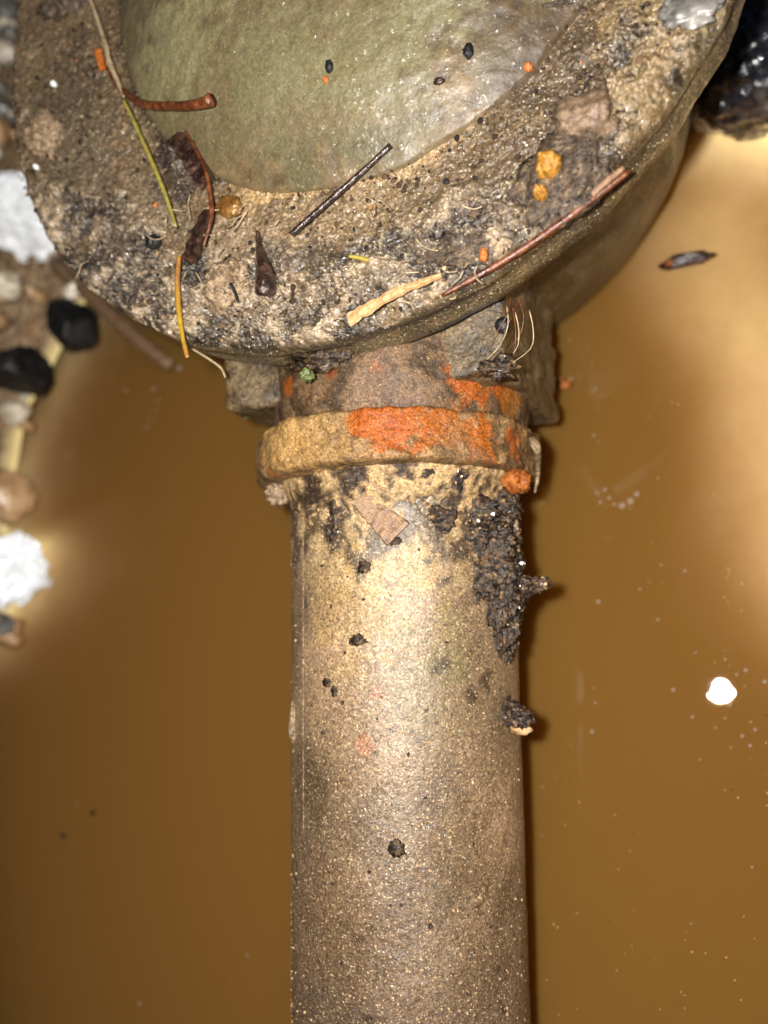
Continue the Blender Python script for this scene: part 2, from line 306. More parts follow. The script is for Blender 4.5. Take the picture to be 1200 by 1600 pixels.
# ------------------------------------------------------------------ valve
valve = empty('water_valve'); valve.location = Vector(LO); valve.rotation_euler = (TH, 0, 0)
tag(valve, 'large round mud-crusted metal valve with flat flange above the pipe', 'valve')
FC = Vector((-.0030, .1717, .045)); FR = .1027
DC = Vector((.0070, .1745, .0)); DR = .0695
crust_n = lambda v: fbm(v, 90, 5)
def flange():
    verts, faces, cols = [], [], []
    blobs = blob_list([
        (400, 290, 100, 45, srgb(196, 160, 110), .8), (600, 250, 130, 45, srgb(205, 168, 122), .85), (520, 300, 120, 50, srgb(170, 140, 102), .7),
        (120, 250, 110, 170, srgb(124, 106, 84), .8), (230, 330, 90, 90, srgb(140, 120, 96), .6),
        (330, 430, 180, 80, srgb(178, 152, 122), .7), (620, 430, 200, 50, srgb(168, 142, 108), .7), (180, 430, 110, 60, srgb(172, 152, 128), .7),
        (280, 250, 60, 70, srgb(60, 46, 38), .8), (760, 330, 130, 90, srgb(112, 92, 66), .8), (720, 380, 80, 40, srgb(70, 54, 42), .7),
        (880, 130, 130, 90, srgb(88, 70, 50), .85), (830, 90, 55, 45, srgb(186, 150, 108), .7), (900, 290, 60, 90, srgb(66, 52, 40), .85),
        (1000, 110, 90, 110, srgb(160, 132, 88), .85), (1050, 60, 60, 90, srgb(178, 152, 104), .8), (860, 10, 60, 25, srgb(40, 34, 28), .8),
        (100, 380, 60, 60, srgb(150, 128, 100), .6), (70, 200, 45, 50, srgb(160, 132, 106), .7), (760, 200, 80, 100, srgb(122, 100, 70), .7)], .046)
    late = blob_list([(880, 110, 110, 85, srgb(84, 66, 46), .8), (905, 270, 80, 110, srgb(70, 54, 40), .7), (775, 250, 95, 100, srgb(104, 82, 56), .7), (700, 380, 70, 45, srgb(62, 48, 37), .7), (270, 250, 55, 70, srgb(60, 46, 36), .7),
                      (610, 235, 120, 32, srgb(212, 176, 126), .85), (660, 205, 50, 22, srgb(226, 196, 150), .8), (420, 290, 100, 28, srgb(206, 168, 114), .85), (520, 270, 80, 25, srgb(206, 168, 116), .8), (540, 330, 130, 40, srgb(150, 124, 90), .6),
                      (110, 130, 90, 110, srgb(108, 90, 68), .8), (420, 470, 150, 35, srgb(150, 126, 100), .5), (170, 380, 60, 40, srgb(78, 62, 50), .6), (480, 400, 50, 30, srgb(70, 56, 44), .6), (600, 440, 60, 22, srgb(76, 60, 46), .6), (260, 470, 70, 25, srgb(92, 74, 58), .5),
                      (1010, 130, 60, 90, srgb(150, 122, 80), .7)], .046)
    angs = list(np.linspace(math.radians(165), math.radians(380), 900, endpoint=False)) + list(np.linspace(math.radians(380), math.radians(525), 100, endpoint=False))
    na, nr = len(angs), 190
    def surf(r, a):
        v = Vector((FC.x + r * math.cos(a), FC.y + r * math.sin(a), FC.z))
        edge = max(0, min(1, (r - .074) / .02)); south = max(0, min(1, -math.sin(a) * 1.3 + .25))
        t = fbm(v, 75, 5); t2 = fbm(v, 420, 4); t3 = fbm(v, 1300, 3)
        crust = max(0, min(1, edge * south * 1.25 + t * 1.1 - .22 - (.5 if v.x < -.055 and v.y > .12 else 0) - (.35 if v.x > .045 and r < .085 else 0)))
        edc = math.hypot(v.x - DC.x, v.y - DC.y) - DR
        if edc < .02 and v.x > -.03: crust = max(0, crust - .8 * (1 - max(0, edc) / .02))
        tm = fbm(v + Vector((.3, .3, 0)), 150, 5)
        h = crust * (.0012 + .0026 * max(-.3, tm) + .0014 * abs(t2) + .0008 * t3) + .00035 * t2 + .0002 * t3 + .0007 * t
        return v, h, crust, t2, t3, tm
    idx = lambda i, j: j * na + (i % na)
    rim = FR
    rows = [(.055 + (rim - .055) * (j / (nr - 1)) ** .9) for j in range(nr)]
    for j, r in enumerate(rows):
        for i in range(na):
            a = angs[i]
            wob = 1 + (.006 * fbm(Vector((math.cos(a), math.sin(a), 0)), 9, 5)) * max(0, (r - .09) / .012)
            v, h, crust, t2, t3, tm = surf(r * wob, a)
            rnd = max(0, (r - (rim - .0022)) / .0022)
            hz = len(verts); verts.append((v.x, v.y, v.z + h - rnd ** 2 * .002))
            base = srgb(132, 108, 78) * (1 + (.15 + .4 * crust) * t2 + .2 * t3)
            c = stained(v, base, blobs, .6)
            dk = fbm(v + Vector((.7, .2, 0)), 190, 5)
            pl = max(0, min(1, .25 + crust * 1.2))
            if dk > .18: c = c * (1 - min(.72, (dk - .18) * 3) * pl)
            lt = fbm(v + Vector((.1, .9, 0)), 150, 5)
            if lt > .22: k = min(.6, (lt - .22) * 2.2) * pl; c = c * (1 - k) + srgb(196, 168, 126) * k
            ed = math.hypot(v.x - DC.x, v.y - DC.y) - DR
            if v.x < .005 and ed < .003: k = max(0, min(1, 1 - abs(ed) / .003 + .6 * t2)); c = c * (1 - .75 * k) + srgb(44, 34, 26) * .75 * k; h += .0006 * k * t3
            if crust > .15:
                k = min(1, crust * 1.3); mm = max(0, min(1, .36 + 1.7 * tm + .8 * t2 + .4 * t3)); cc = srgb(40, 31, 25) * (1 - mm) + srgb(176, 152, 122) * mm
                c = c * (1 - k * .85) + cc * k * .85
            c = stained(v, c, late, .7, 5.0)
            cols.append(np.clip(c * (1 + .25 * t3), .01, .9))
    # rim wall with casting ridges, then underside
    zs = [.043, .0415, .0395, .0375, .0355, .0335, .032, .031]
    for q, z in enumerate(zs):
        for i in range(na):
            a = angs[i]; dv = Vector((math.cos(a), math.sin(a), 0))
            p = FC + dv * rim; t = fbm(Vector((p.x * 45, p.y * 45, z * 900)), 1, 4)
            r = rim * (1 + .006 * fbm(dv, 9, 5)) + (.0004 if q < 7 else -.004) + .0007 * t + (-.0008 if q in (2, 3) else 0)
            verts.append((FC.x + dv.x * r, FC.y + dv.y * r, z + .0004 * t))
            mm = max(0, min(1, .5 + t)); cols.append(srgb(50, 40, 28) * (1 - mm) + srgb(124, 104, 72) * mm)
    for i in range(na):
        a = angs[i]; verts.append((FC.x + .07 * math.cos(a), FC.y + .07 * math.sin(a), .031)); cols.append(srgb(90, 80, 60))
    for j in range(nr + len(zs)):
        for i in range(na): faces.append((idx(i, j), idx(i, j + 1), idx(i + 1, j + 1), idx(i + 1, j))[::-1] if False else (idx(i, j), idx(i, j + 1), idx(i + 1, j + 1), idx(i + 1, j)))
    return mesh_obj('flange', verts, faces, M['valve'], valve, colors=cols)
flange()

def dome():
    verts, faces, cols = [], [], []; na, nr = 420, 150
    blobs = blob_list([(250, 60, 130, 90, srgb(196, 186, 134), .6), (700, 20, 120, 60, srgb(160, 150, 98), .6), (480, 230, 200, 60, srgb(120, 110, 72), .7),
                       (620, 60, 160, 90, srgb(150, 140, 98), .6), (420, 100, 120, 80, srgb(156, 148, 104), .6), (780, 110, 140, 170, srgb(118, 98, 68), .9), (640, 250, 90, 50, srgb(130, 108, 74), .6)], .058)
    for j in range(nr):
        u = j / (nr - 1); r = DR * u
        for i in range(na):
            a = 2 * math.pi * i / na; v = Vector((DC.x + r * math.cos(a), DC.y + r * math.sin(a), 0))
            t = fbm(v, 60, 4); t2 = fbm(v, 350, 4)
            rr = r * (1 + .012 * u * fbm(Vector((math.cos(a), math.sin(a), .3)), 4, 4))
            z = .0462 + .0155 * (1 - u ** 2.6) + .0006 * t + .0002 * t2
            verts.append((DC.x + rr * math.cos(a), DC.y + rr * math.sin(a), z - (.0035 if j == nr - 1 else 0)))
            c = stained(v, srgb(150, 132, 94) * (1 + .15 * t + .1 * t2), blobs, .5)
            k = max(0, min(1, (u - (.92 if v.x < .03 else .80) + .16 * fbm(v, 110, 5)) * 9)) * (.85 if v.x > -.02 else .5)
            c = c * (1 - k) + (srgb(150, 122, 84) if v.x < .04 else srgb(104, 82, 56)) * (1 + .6 * t2) * k; cols.append(np.clip(c, .02, .9))
    for j in range(nr - 1):
        for i in range(na):
            k, k2 = j * na + i, j * na + (i + 1) % na; faces.append((k, k + na, k2 + na, k2))
    return mesh_obj('cap', verts, faces, M['dome'], valve, colors=cols)
dome()

def body():
    verts, faces = [], []; na = 160
    prof = [(.086, .034), (.086, .028), (.0845, .022), (.086, .0), (.087, -.02), (.084, -.04), (.078, -.06), (.066, -.08), (.05, -.095), (.0, -.1)]
    for r, z in prof:
        for i in range(na):
            a = 2 * math.pi * i / na; v = Vector((math.cos(a), math.sin(a), z * 20)); r2 = r * (1 + .012 * fbm(v, 3, 4))
            verts.append((FC.x + r2 * math.cos(a), FC.y + r2 * math.sin(a), z))
    for j in range(len(prof) - 1):
        for i in range(na):
            k, k2 = j * na + i, j * na + (i + 1) % na; faces.append((k, k + na, k2 + na, k2))
    return mesh_obj('bowl', verts, faces, M['body'], valve)
body()

def rough_block(name, x0, x1, y0, y1, z0, z1, mat, parent, bev=.003, amp=.0007, cuts=24):
    bm = bmesh.new(); bmesh.ops.create_cube(bm, size=1)
    for v in bm.verts: v.co = Vector((x0 + (v.co.x + .5) * (x1 - x0), y0 + (v.co.y + .5) * (y1 - y0), z0 + (v.co.z + .5) * (z1 - z0)))
    bmesh.ops.bevel(bm, geom=bm.edges[:], offset=bev, segments=3, affect='EDGES', profile=.5)
    bmesh.ops.subdivide_edges(bm, edges=[e for e in bm.edges if e.calc_length() > .006], cuts=cuts, use_grid_fill=True)
    bm.normal_update()
    for v in bm.verts: v.co += v.normal * (amp * fbm(v.co, 260, 5) + amp * 1.2 * fbm(v.co, 70, 3))
    me = bpy.data.meshes.new(name); bm.to_mesh(me); bm.free(); me.materials.append(mat)
    for p in me.polygons: p.use_smooth = True
    o = bpy.data.objects.new(name, me); col.objects.link(o); o.parent = parent
    return o
rough_block('end_block', -.0405, .0372, .062, .105, -.03, .0265, M['lug'], valve, bev=.0014, amp=.0010)

def ring_part(name, prof, mat, na, blobs_fn, amp, flats=0):
    """lathe round the pipe axis; prof is (y, radius)"""
    verts, faces, cols = [], [], []
    for y, r in prof:
        for i in range(na):
            a = 2 * math.pi * i / na
            rr = r
            if flats:
                s = math.pi / flats; aa = (a + .35) % (2 * s) - s; k = .55; rr = r * (1 - k + k * math.cos(s * .72) / max(math.cos(aa), .5)) if r > .034 else r
            v = Vector((math.cos(a) * rr, y, math.sin(a) * rr))
            d = fbm(v, 130, 5) * amp + fbm(v, 600, 3) * amp * .35
            p = Vector((math.cos(a) * (rr + d), y + d * .5, math.sin(a) * (rr + d)))
            verts.append(p); cols.append(np.clip(blobs_fn(v), .01, .9))
    for j in range(len(prof) - 1):
        for i in range(na):
            k, k2 = j * na + i, j * na + (i + 1) % na; faces.append((k, k2, k2 + na, k + na))
    return mesh_obj(name, verts, faces, mat, valve, colors=cols)
def on_pipe(px, py, R):
    """point of the cylinder of radius R round the pipe axis seen at a place of the picture"""
    c = LR.T @ (CAM - LO); d = LR.T @ ray(px, py)
    A = d[0] ** 2 + d[2] ** 2; B = 2 * (c[0] * d[0] + c[2] * d[2]); Cc = c[0] ** 2 + c[2] ** 2 - R * R; D = B * B - 4 * A * Cc
    if D < 0:
        t = -B / (2 * A)
    else: t = (-B - math.sqrt(D)) / (2 * A)
    return Vector(c + d * t)
RUST = srgb(168, 84, 2); RUST2 = srgb(128, 58, 4); OCHRE = srgb(176, 128, 66)
def cyl_blobs(items, R): return [(on_pipe(px, py, R), r / 6000, np.array(c), s) for px, py, r, c, s in items]
def blob3(v, base, blobs, wob=.6):
    c = base; w = fbm(v, 220, 5); w2 = fbm(v, 700, 3)
    for p, r, bc, s in blobs:
        d = (v - p).length / r
        if d < 2.2:
            k = max(0, min(1, (1 - d + wob * w + .3 * w2) * 3)) * s; c = c * (1 - k) + bc * k
    return c
def dense(prof, step=.0006):
    out = [prof[0]]
    for (y0, r0), (y1, r1) in zip(prof[:-1], prof[1:]):
        n = max(1, int(math.hypot(y1 - y0, r1 - r0) / step))
        out += [(y0 + (y1 - y0) * k / n, r0 + (r1 - r0) * k / n) for k in range(1, n + 1)]
    return out
cb = cyl_blobs([(740, 590, 45, RUST, .9), (790, 610, 35, RUST, .85), (710, 575, 25, RUST, .9), (455, 605, 18, RUST, .7), (520, 582, 16, RUST2, .8), (590, 575, 12, RUST, .6), (800, 640, 30, srgb(150, 96, 40), .8), (600, 600, 60, srgb(128, 100, 78), .5)], .0345)
ring_part('collar', dense([(.0525, .0335), (.060, .0350), (.071, .0352), (.074, .0365), (.090, .0368)]), M['nut'], 300,
          lambda v: blob3(v, srgb(112, 86, 60) * (1 + .4 * fbm(v, 400, 3)) * (1 - .6 * max(0, min(1, fbm(v + Vector((.4, 0, 0)), 150, 5) * 4))) * (1 + .35 * noise.noise(Vector((v.x * 40, v.y * 1500, v.z * 40)))), cb), .0006)
rb = cyl_blobs([(620, 660, 50, RUST, .95), (580, 655, 30, RUST, .9), (690, 665, 40, srgb(166, 84, 10), .8), (760, 685, 40, RUST, .85), (810, 690, 25, srgb(180, 90, 34), .8), (625, 665, 12, srgb(150, 62, 5), .5),
                (440, 700, 60, srgb(186, 144, 84), .7), (500, 690, 50, srgb(176, 136, 80), .6), (430, 740, 18, srgb(176, 100, 40), .8), (730, 720, 50, srgb(120, 92, 60), .6)], .0378)
ring_part('nut', dense([(.0415, .031), (.0420, .0366), (.0426, .0379), (.0436, .0382), (.0470, .0381), (.0530, .0384), (.0542, .0380), (.0548, .0368), (.055, .033)], .0004), M['nut'], 340,
          lambda v: blob3(v, srgb(146, 112, 72) * (1 + .3 * fbm(v, 400, 3)) * (1 - .55 * max(0, min(1, (fbm(v + Vector((.1, .3, 0)), 170, 5) - .08) * 5))) * (1 + .25 * noise.noise(Vector((v.x * 50, v.y * 1300, v.z * 50)))), rb), .0010, flats=8).location.x = -.0016

# ------------------------------------------------------------------ pipe
pipe = empty('pipe'); pipe.location = Vector(LO); pipe.rotation_euler = (TH, 0, 0)
tag(pipe, 'straight grit-speckled tan pipe running out over the muddy water', 'pipe')
PR = .0300
def muddy(kd, kl, c):
    c = c * (1 - .7 * kl) + srgb(214, 182, 132) * .7 * kl
    return c * (1 - .8 * kd) + srgb(58, 44, 32) * .8 * kd
def pipe_tube():
    verts, faces, cols = [], [], []
    ys = list(np.arange(-.24, -.13, .004)) + list(np.arange(-.13, .05, .0006)); na = 300
    pb = cyl_blobs([(620, 740, 80, srgb(96, 76, 56), .8), (700, 770, 60, srgb(90, 72, 52), .8), (560, 735, 45, srgb(70, 54, 42), .7), (480, 800, 50, srgb(186, 150, 96), .6), (620, 850, 90, srgb(206, 168, 108), .6), (740, 830, 60, srgb(150, 118, 76), .7),
                    (560, 930, 110, srgb(196, 160, 100), .5), (690, 1000, 60, srgb(140, 124, 80), .5), (660, 1090, 70, srgb(140, 124, 84), .45), (575, 1165, 16, srgb(190, 110, 66), .5), (590, 1085, 12, srgb(180, 104, 66), .4),
                    (480, 1230, 60, srgb(104, 82, 56), .6), (720, 1330, 80, srgb(124, 98, 66), .5), (520, 1450, 100, srgb(134, 104, 72), .5), (760, 1500, 60, srgb(110, 86, 58), .5), (790, 1400, 40, srgb(96, 74, 50), .6)], PR)
    for y in ys:
        for i in range(na):
            a = 2 * math.pi * i / na; v = Vector((math.cos(a) * PR, y, math.sin(a) * PR))
            t = fbm(v, 40, 4); d = .00018 * fbm(v, 900, 3) + .0003 * t
            up = max(0, (y - .008) / .03)
            d += min(1, up) * .0006 * max(0, fbm(v, 240, 4))
            verts.append((math.cos(a) * (PR + d), y, math.sin(a) * (PR + d)))
            mud = max(0, min(1, (y - .004) / .03)) * (1 if a < 2.4 else .6)
            m1 = fbm(v + Vector((.2, .7, .1)), 130, 5); m2 = fbm(v, 420, 4)
            kd = max(0, min(1, (m1 * 1.3 + m2 * .5 + mud * 1.1 - .72) * 3)); kl = max(0, min(1, (-m1 * 1.3 + m2 * .6 + mud * .9 - .62) * 3)) * min(1, .12 + mud * 1.5)
            cols.append(np.clip(muddy(kd, kl, blob3(v, (srgb(170, 139, 105) if y > -.03 else srgb(170, 139, 105) * (1 - min(1, (-.03 - y) / .05)) + srgb(152, 123, 96) * min(1, (-.03 - y) / .05)) * (1 + .45 * t + .5 * fbm(v, 14, 4)), pb)), .015, .9))
    for j in range(len(ys) - 1):
        for i in range(na):
            k, k2 = j * na + i, j * na + (i + 1) % na; faces.append((k, k2, k2 + na, k + na))
    return mesh_obj('tube', verts, faces, M['pipe'], pipe, colors=cols)
pipe_tube()

def fillet():
    verts, faces, cols = [], [], []; na = 320; ny = 26
    for j in range(ny + 1):
        u = j / ny; y = .0430 - .0150 * u
        for i in range(na):
            a = 2 * math.pi * i / na; v = Vector((math.cos(a) * PR, y, math.sin(a) * PR)); t = fbm(v, 150, 5); t2 = fbm(v, 600, 3)
            h = max(-.0006, .0036 * (1 - u) ** 1.8 + (.0006 * t + .0006 * t2) * (1 - u * .3) - .0004 * u)
            verts.append((math.cos(a) * (PR + h), y + .0008 * t, math.sin(a) * (PR + h)))
            k = max(0, min(1, .38 + 1.6 * t + .8 * t2)); cols.append(np.clip(srgb(62, 47, 34) * (1 - k) + srgb(186, 152, 106) * k, .01, .9))
    for j in range(ny):
        for i in range(na):
            k, k2 = j * na + i, j * na + (i + 1) % na; faces.append((k, k + na, k2 + na, k2))
    return mesh_obj('mud_fillet', verts, faces, M['nut'], pipe, colors=cols)
fillet()

# ------------------------------------------------------------------ builders for loose things
def tube(name, pts, rad, mat, parent=None, ns=8, amp=.15, flat=1.0, sub=5):
    pts = [Vector(p) for p in pts]; P, Rr = [], []
    n = len(pts)
    for i in range(n - 1):
        p0, p1, p2, p3 = pts[max(i - 1, 0)], pts[i], pts[i + 1], pts[min(i + 2, n - 1)]
        for k in range(sub):
            t = k / sub
            P.append(.5 * ((2 * p1) + (p2 - p0) * t + (2 * p0 - 5 * p1 + 4 * p2 - p3) * t * t + (3 * p1 - p0 - 3 * p2 + p3) * t ** 3))
            Rr.append(rad[i] * (1 - t) + rad[i + 1] * t)
    P.append(pts[-1]); Rr.append(rad[-1])
    o0 = P[0].copy(); verts, faces = [], []
    for i, p in enumerate(P):
        d = (P[min(i + 1, len(P) - 1)] - P[max(i - 1, 0)]).normalized(); s = d.cross(Vector((0, 0, 1)))
        s = s.normalized() if s.length > 1e-5 else Vector((1, 0, 0)); u = s.cross(d)
        for k in range(ns):
            a = 2 * math.pi * k / ns; r = Rr[i] * (1 + amp * noise.noise(Vector((i * .6, k * 1.7, o0.x * 900))))
            verts.append(p - o0 + s * math.cos(a) * r + u * math.sin(a) * r * flat)
    for i in range(len(P) - 1):
        for k in range(ns): faces.append((i * ns + k, i * ns + (k + 1) % ns, (i + 1) * ns + (k + 1) % ns, (i + 1) * ns + k))
    faces += [tuple(range(ns))[::-1], tuple(range((len(P) - 1) * ns, len(P) * ns))]
    return mesh_obj(name, verts, faces, mat, parent, loc=o0)
def rock(name, loc, size, seed, mat, parent=None, sub=4, amp=.25, freq=1.6, fine=.06, facet=0, rot=0):
    bm = bmesh.new(); bmesh.ops.create_icosphere(bm, subdivisions=sub, radius=1)
    rg = random.Random(seed); planes = [(Vector((rg.gauss(0, 1), rg.gauss(0, 1), rg.gauss(0, 1))).normalized(), rg.uniform(.45, .8)) for _ in range(facet)]
    off = Vector((seed * 3.7, seed * 1.3, seed * 2.1)); rm = Matrix.Rotation(rot, 3, 'Z')
    for v in bm.verts:
        c = v.co.copy()
        for n_, dd in planes:
            e = c.dot(n_) - dd
            if e > 0: c -= n_ * e * .92
        c *= 1 + amp * fbm(c + off, freq, 4) + fine * fbm(c + off, freq * 5, 3)
        v.co = rm @ Vector((c.x * size[0], c.y * size[1], c.z * size[2]))
    me = bpy.data.meshes.new(name); bm.to_mesh(me); bm.free(); me.materials.append(mat)
    for p in me.polygons: p.use_smooth = True
    o = bpy.data.objects.new(name, me); col.objects.link(o); o.location = loc
    if parent: o.parent = parent
    return o
def chip(name, p0, p1, w0, w1, th, mat, seed=0, up=Vector((0, 0, 1)), curl=0.0, parent=None, ragged=.25, n=14):
    """flat ragged splinter from p0 to p1"""
    p0, p1 = Vector(p0), Vector(p1); d = p1 - p0; s = d.cross(up).normalized(); u = s.cross(d).normalized()
    rg = random.Random(seed); verts, faces = [], []
    for i in range(n + 1):
        t = i / n; c = d * t + u * (curl * math.sin(math.pi * t)); w = (w0 + (w1 - w0) * t)
        wl_ = w * (1 + rg.uniform(-ragged, ragged)); wr = w * (1 + rg.uniform(-ragged, ragged))
        m_ = th * rg.uniform(-.4, .4)
        verts += [c - s * wl_ + u * -th, c - s * wl_ * .9 + u * (th + m_), c + u * (th * 1.3 + m_), c + s * wr * .9 + u * (th - m_), c + s * wr - u * th]
    for i in range(n):
        for k in range(5):
            faces.append((i * 5 + k, i * 5 + (k + 1) % 5, (i + 1) * 5 + (k + 1) % 5, (i + 1) * 5 + k))
    faces += [(4, 3, 2, 1, 0), tuple(n * 5 + k for k in range(5))]
    return mesh_obj(name, verts, faces, mat, parent, smooth=False, loc=p0)
def fp(px, py, h=0.0, z=.0465): return l2w(at(px, py, z + h))
def pp(px, py, h=0.0):
    return l2w(on_pipe(px, py, PR + h))

# ------------------------------------------------------------------ grit: uncountable grains stuck on the valve and the pipe
def grit(name, spots, parent, mat, size, palette, seed):
    rg = random.Random(seed); verts, faces, cols = [], [], []
    bm = bmesh.new(); bmesh.ops.create_icosphere(bm, subdivisions=1, radius=1); bv = [v.co.copy() for v in bm.verts]; bf = [tuple(v.index for v in f.verts) for f in bm.faces]; bm.free()
    for p in spots:
        s = size[0] * (size[1] / size[0]) ** (rg.random() ** 2.2); k = len(verts); c = np.array(rg.choices([q[0] for q in palette], [q[1] for q in palette])[0]) * rg.uniform(.7, 1.2)
        sx, sy, sz = s * rg.uniform(.7, 1.5), s * rg.uniform(.7, 1.5), s * rg.uniform(.5, 1)
        q = Matrix.Rotation(rg.uniform(0, 6.3), 3, 'Z') @ Matrix.Rotation(rg.uniform(0, 6.3), 3, 'X')
        for b_ in bv:
            w = q @ (b_ * (1 + rg.uniform(-.25, .2))); verts.append(Vector(p) + Vector((w.x * sx, w.y * sy, w.z * sz))); cols.append(np.clip(c, .01, .9))
        faces += [(a + k, b2 + k, c2 + k) for a, b2, c2 in bf]
    o = mesh_obj(name, verts, faces, mat, parent, smooth=False, colors=cols); o['kind'] = 'stuff'; return o
rg = random.Random(3); spots = []
while len(spots) < 3000:
    a = rg.uniform(math.pi * .98, math.pi * 2.02); r = FR * rg.uniform(.62, 1.0); v = Vector((FC.x + r * math.cos(a), FC.y + r * math.sin(a), 0))
    dens = .25 + max(0, fbm(v, 70, 4)) * 1.2 + max(0, (r / FR - .8)) * 2.6 * max(0, -math.sin(a))
    if rg.random() < dens * .6:
        south = max(0, min(1, -math.sin(a) * 1.3 + .25)); spots.append((v.x, v.y, .0455 + .0012 * max(0, min(1, (r - .074) / .02)) * south))
PAL = [(srgb(52, 40, 30), 6), (srgb(84, 66, 48), 6), (srgb(130, 106, 78), 2), (srgb(30, 24, 20), 3), (srgb(160, 140, 112), .2), (srgb(176, 96, 40), .1)]
grit('grit', spots, valve, M['drygrit'], (.00018, .0007), PAL, 5)
rg = random.Random(9); spots = []
while len(spots) < 2600:
    a = rg.uniform(0, math.pi); y = rg.uniform(-.13, .04); v = Vector((math.cos(a) * PR, y, math.sin(a) * PR))
    dens = .12 + max(0, (-.05 - y) / .08) * .8 * (1 if rg.random() < .6 else max(0, math.cos(a))) + max(0, (y - .015) / .02) * .6
    if rg.random() < dens * max(.2, 1 + fbm(v, 90, 3)): spots.append(v * 1.003 if False else Vector((math.cos(a) * (PR + .0001), y, math.sin(a) * (PR + .0001))))
grit('grit', spots, pipe, M['drygrit'], (.0001, .00034), [(srgb(170, 140, 102), 6), (srgb(150, 122, 88), 4), (srgb(80, 62, 44), 3), (srgb(40, 32, 26), 2)], 6)

# ------------------------------------------------------------------ lumps and stones caked on the flange
UP = Vector((0, -math.sin(TH), math.cos(TH)))
def cap_pt(px, py):
    z = .055
    for _ in range(8):
        p = at(px, py, z); u = math.hypot(p.x - DC.x, p.y - DC.y) / DR
        z = .0462 + .0155 * (1 - u ** 2.6) if u < 1 else .0462
    return z
def lump(name, px, py, rx, ry, h, mat, label, cat, seed, facet=0, rot=0, z=.0465, amp=.22, sub=4, k=7300):
    if z > .0535: z = cap_pt(px, py)
    o = rock(name, fp(px, py, h * .1, z), (rx / k, ry / k, h), seed, mat, sub=sub, amp=amp * 1.7 if name == 'mud_lump' else amp, freq=1.8, fine=.2, facet=facet, rot=rot)
    if name == 'mud_lump': o.location -= Vector((0, 0, h * .35))
    return tag(o, label, cat)
lump('embedded_stone', 918, 185, 46, 52, .0055, M['stone'], 'flat brown angular stone caked onto the flange in dark mud', 'stone', 3, facet=7)
lump('mud_lump', 62, 205, 46, 48, .0050, M['tandirt'], 'round tan mud lump on the outer edge of the flange', 'mud', 12)
lump('mud_lump', 350, 442, 54, 46, .0040, M['tandirt'], 'rounded pale silt lump beside the dark seed capsule', 'mud', 21)
lump('mud_lump', 95, 2, 64, 26, .0040, M['mud'], 'dark crumbly mud lump with orange bits by the flange edge', 'mud', 33)
lump('mud_lump', 880, 260, 62, 90, .0030, M['mud'], 'dark wet mud bed holding yellow crumbs on the flange', 'mud', 41, rot=-.4)
lump('mud_lump', 872, 8, 56, 18, .0030, M['mud'], 'black glistening mud smear beside the olive cap', 'mud', 47, amp=.4)
lump('mud_lump', 715, 385, 52, 30, .0020, M['mud'], 'low black mud patch above the straw splinter', 'mud', 52, amp=.4)
lump('yellow_crumb', 858, 258, 19, 17, .0034, M['yellow'], 'larger yellow ochre crumb in the dark mud', 'crumb', 5, z=.0490)
lump('yellow_crumb', 845, 303, 10, 9, .0026, M['yellow'], 'smaller yellow ochre crumb below the larger one', 'crumb', 6, z=.0490)
lump('orange_crumb', 825, 105, 7, 7, .0010, M['orange'], 'tiny orange crumb on pale silt by the olive cap', 'crumb', 7)
lump('orange_crumb', 756, 398, 6, 11, .0012, M['orange'], 'small orange grain near the middle of the lower flange', 'crumb', 8, z=.0480)
lump('orange_crumb', 509, 125, 4, 5, .0008, M['orange'], 'tiny orange fleck on the olive cap', 'crumb', 9, z=.0605)
lump('dark_crumb', 515, 104, 7, 10, .0012, M['char'], 'small dark grey crumb on the olive cap above an orange fleck', 'crumb', 10, z=.0605)
lump('dark_crumb', 732, 80, 8, 12, .0012, M['char'], 'small black crumb at the side of the olive cap', 'crumb', 13, z=.0540)
lump('dark_crumb', 686, 128, 9, 5, .0010, M['bark'], 'brown oval crumb low on the olive cap', 'crumb', 14, z=.0560)
lump('dark_crumb', 240, 378, 16, 13, .0018, M['char'], 'flat black fleck beside the yellow needle', 'crumb', 15)
lump('brown_leaf_scrap', 358, 322, 30, 20, .0010, M['amber'], 'amber brown leaf scrap beside the dark bark strip', 'leaf', 16, rot=-.5)
lump('white_shell', 795, 72, 6, 12, .0012, M['white'], 'tiny white curved shell bit on the flange', 'shell', 17)
lump('white_grain', 84, 131, 5, 6, .0010, M['white'], 'small white grain on bare grey flange', 'grain', 18)
lump('white_grain', 57, 261, 5, 5, .0010, M['white'], 'small white grain below the round tan mud lump', 'grain', 19)
lump('pale_flake', 1078, 12, 40, 30, .0012, M['greypeb'], 'large off-white flake stuck on the flange rim', 'flake', 20, amp=.4)
tag(chip('orange_flake', fp(152, 78, .0015), fp(160, 108, .0015), .0011, .0009, .0003, M['orange'], 4), 'bright orange wood flake beside the cap crevice', 'flake')

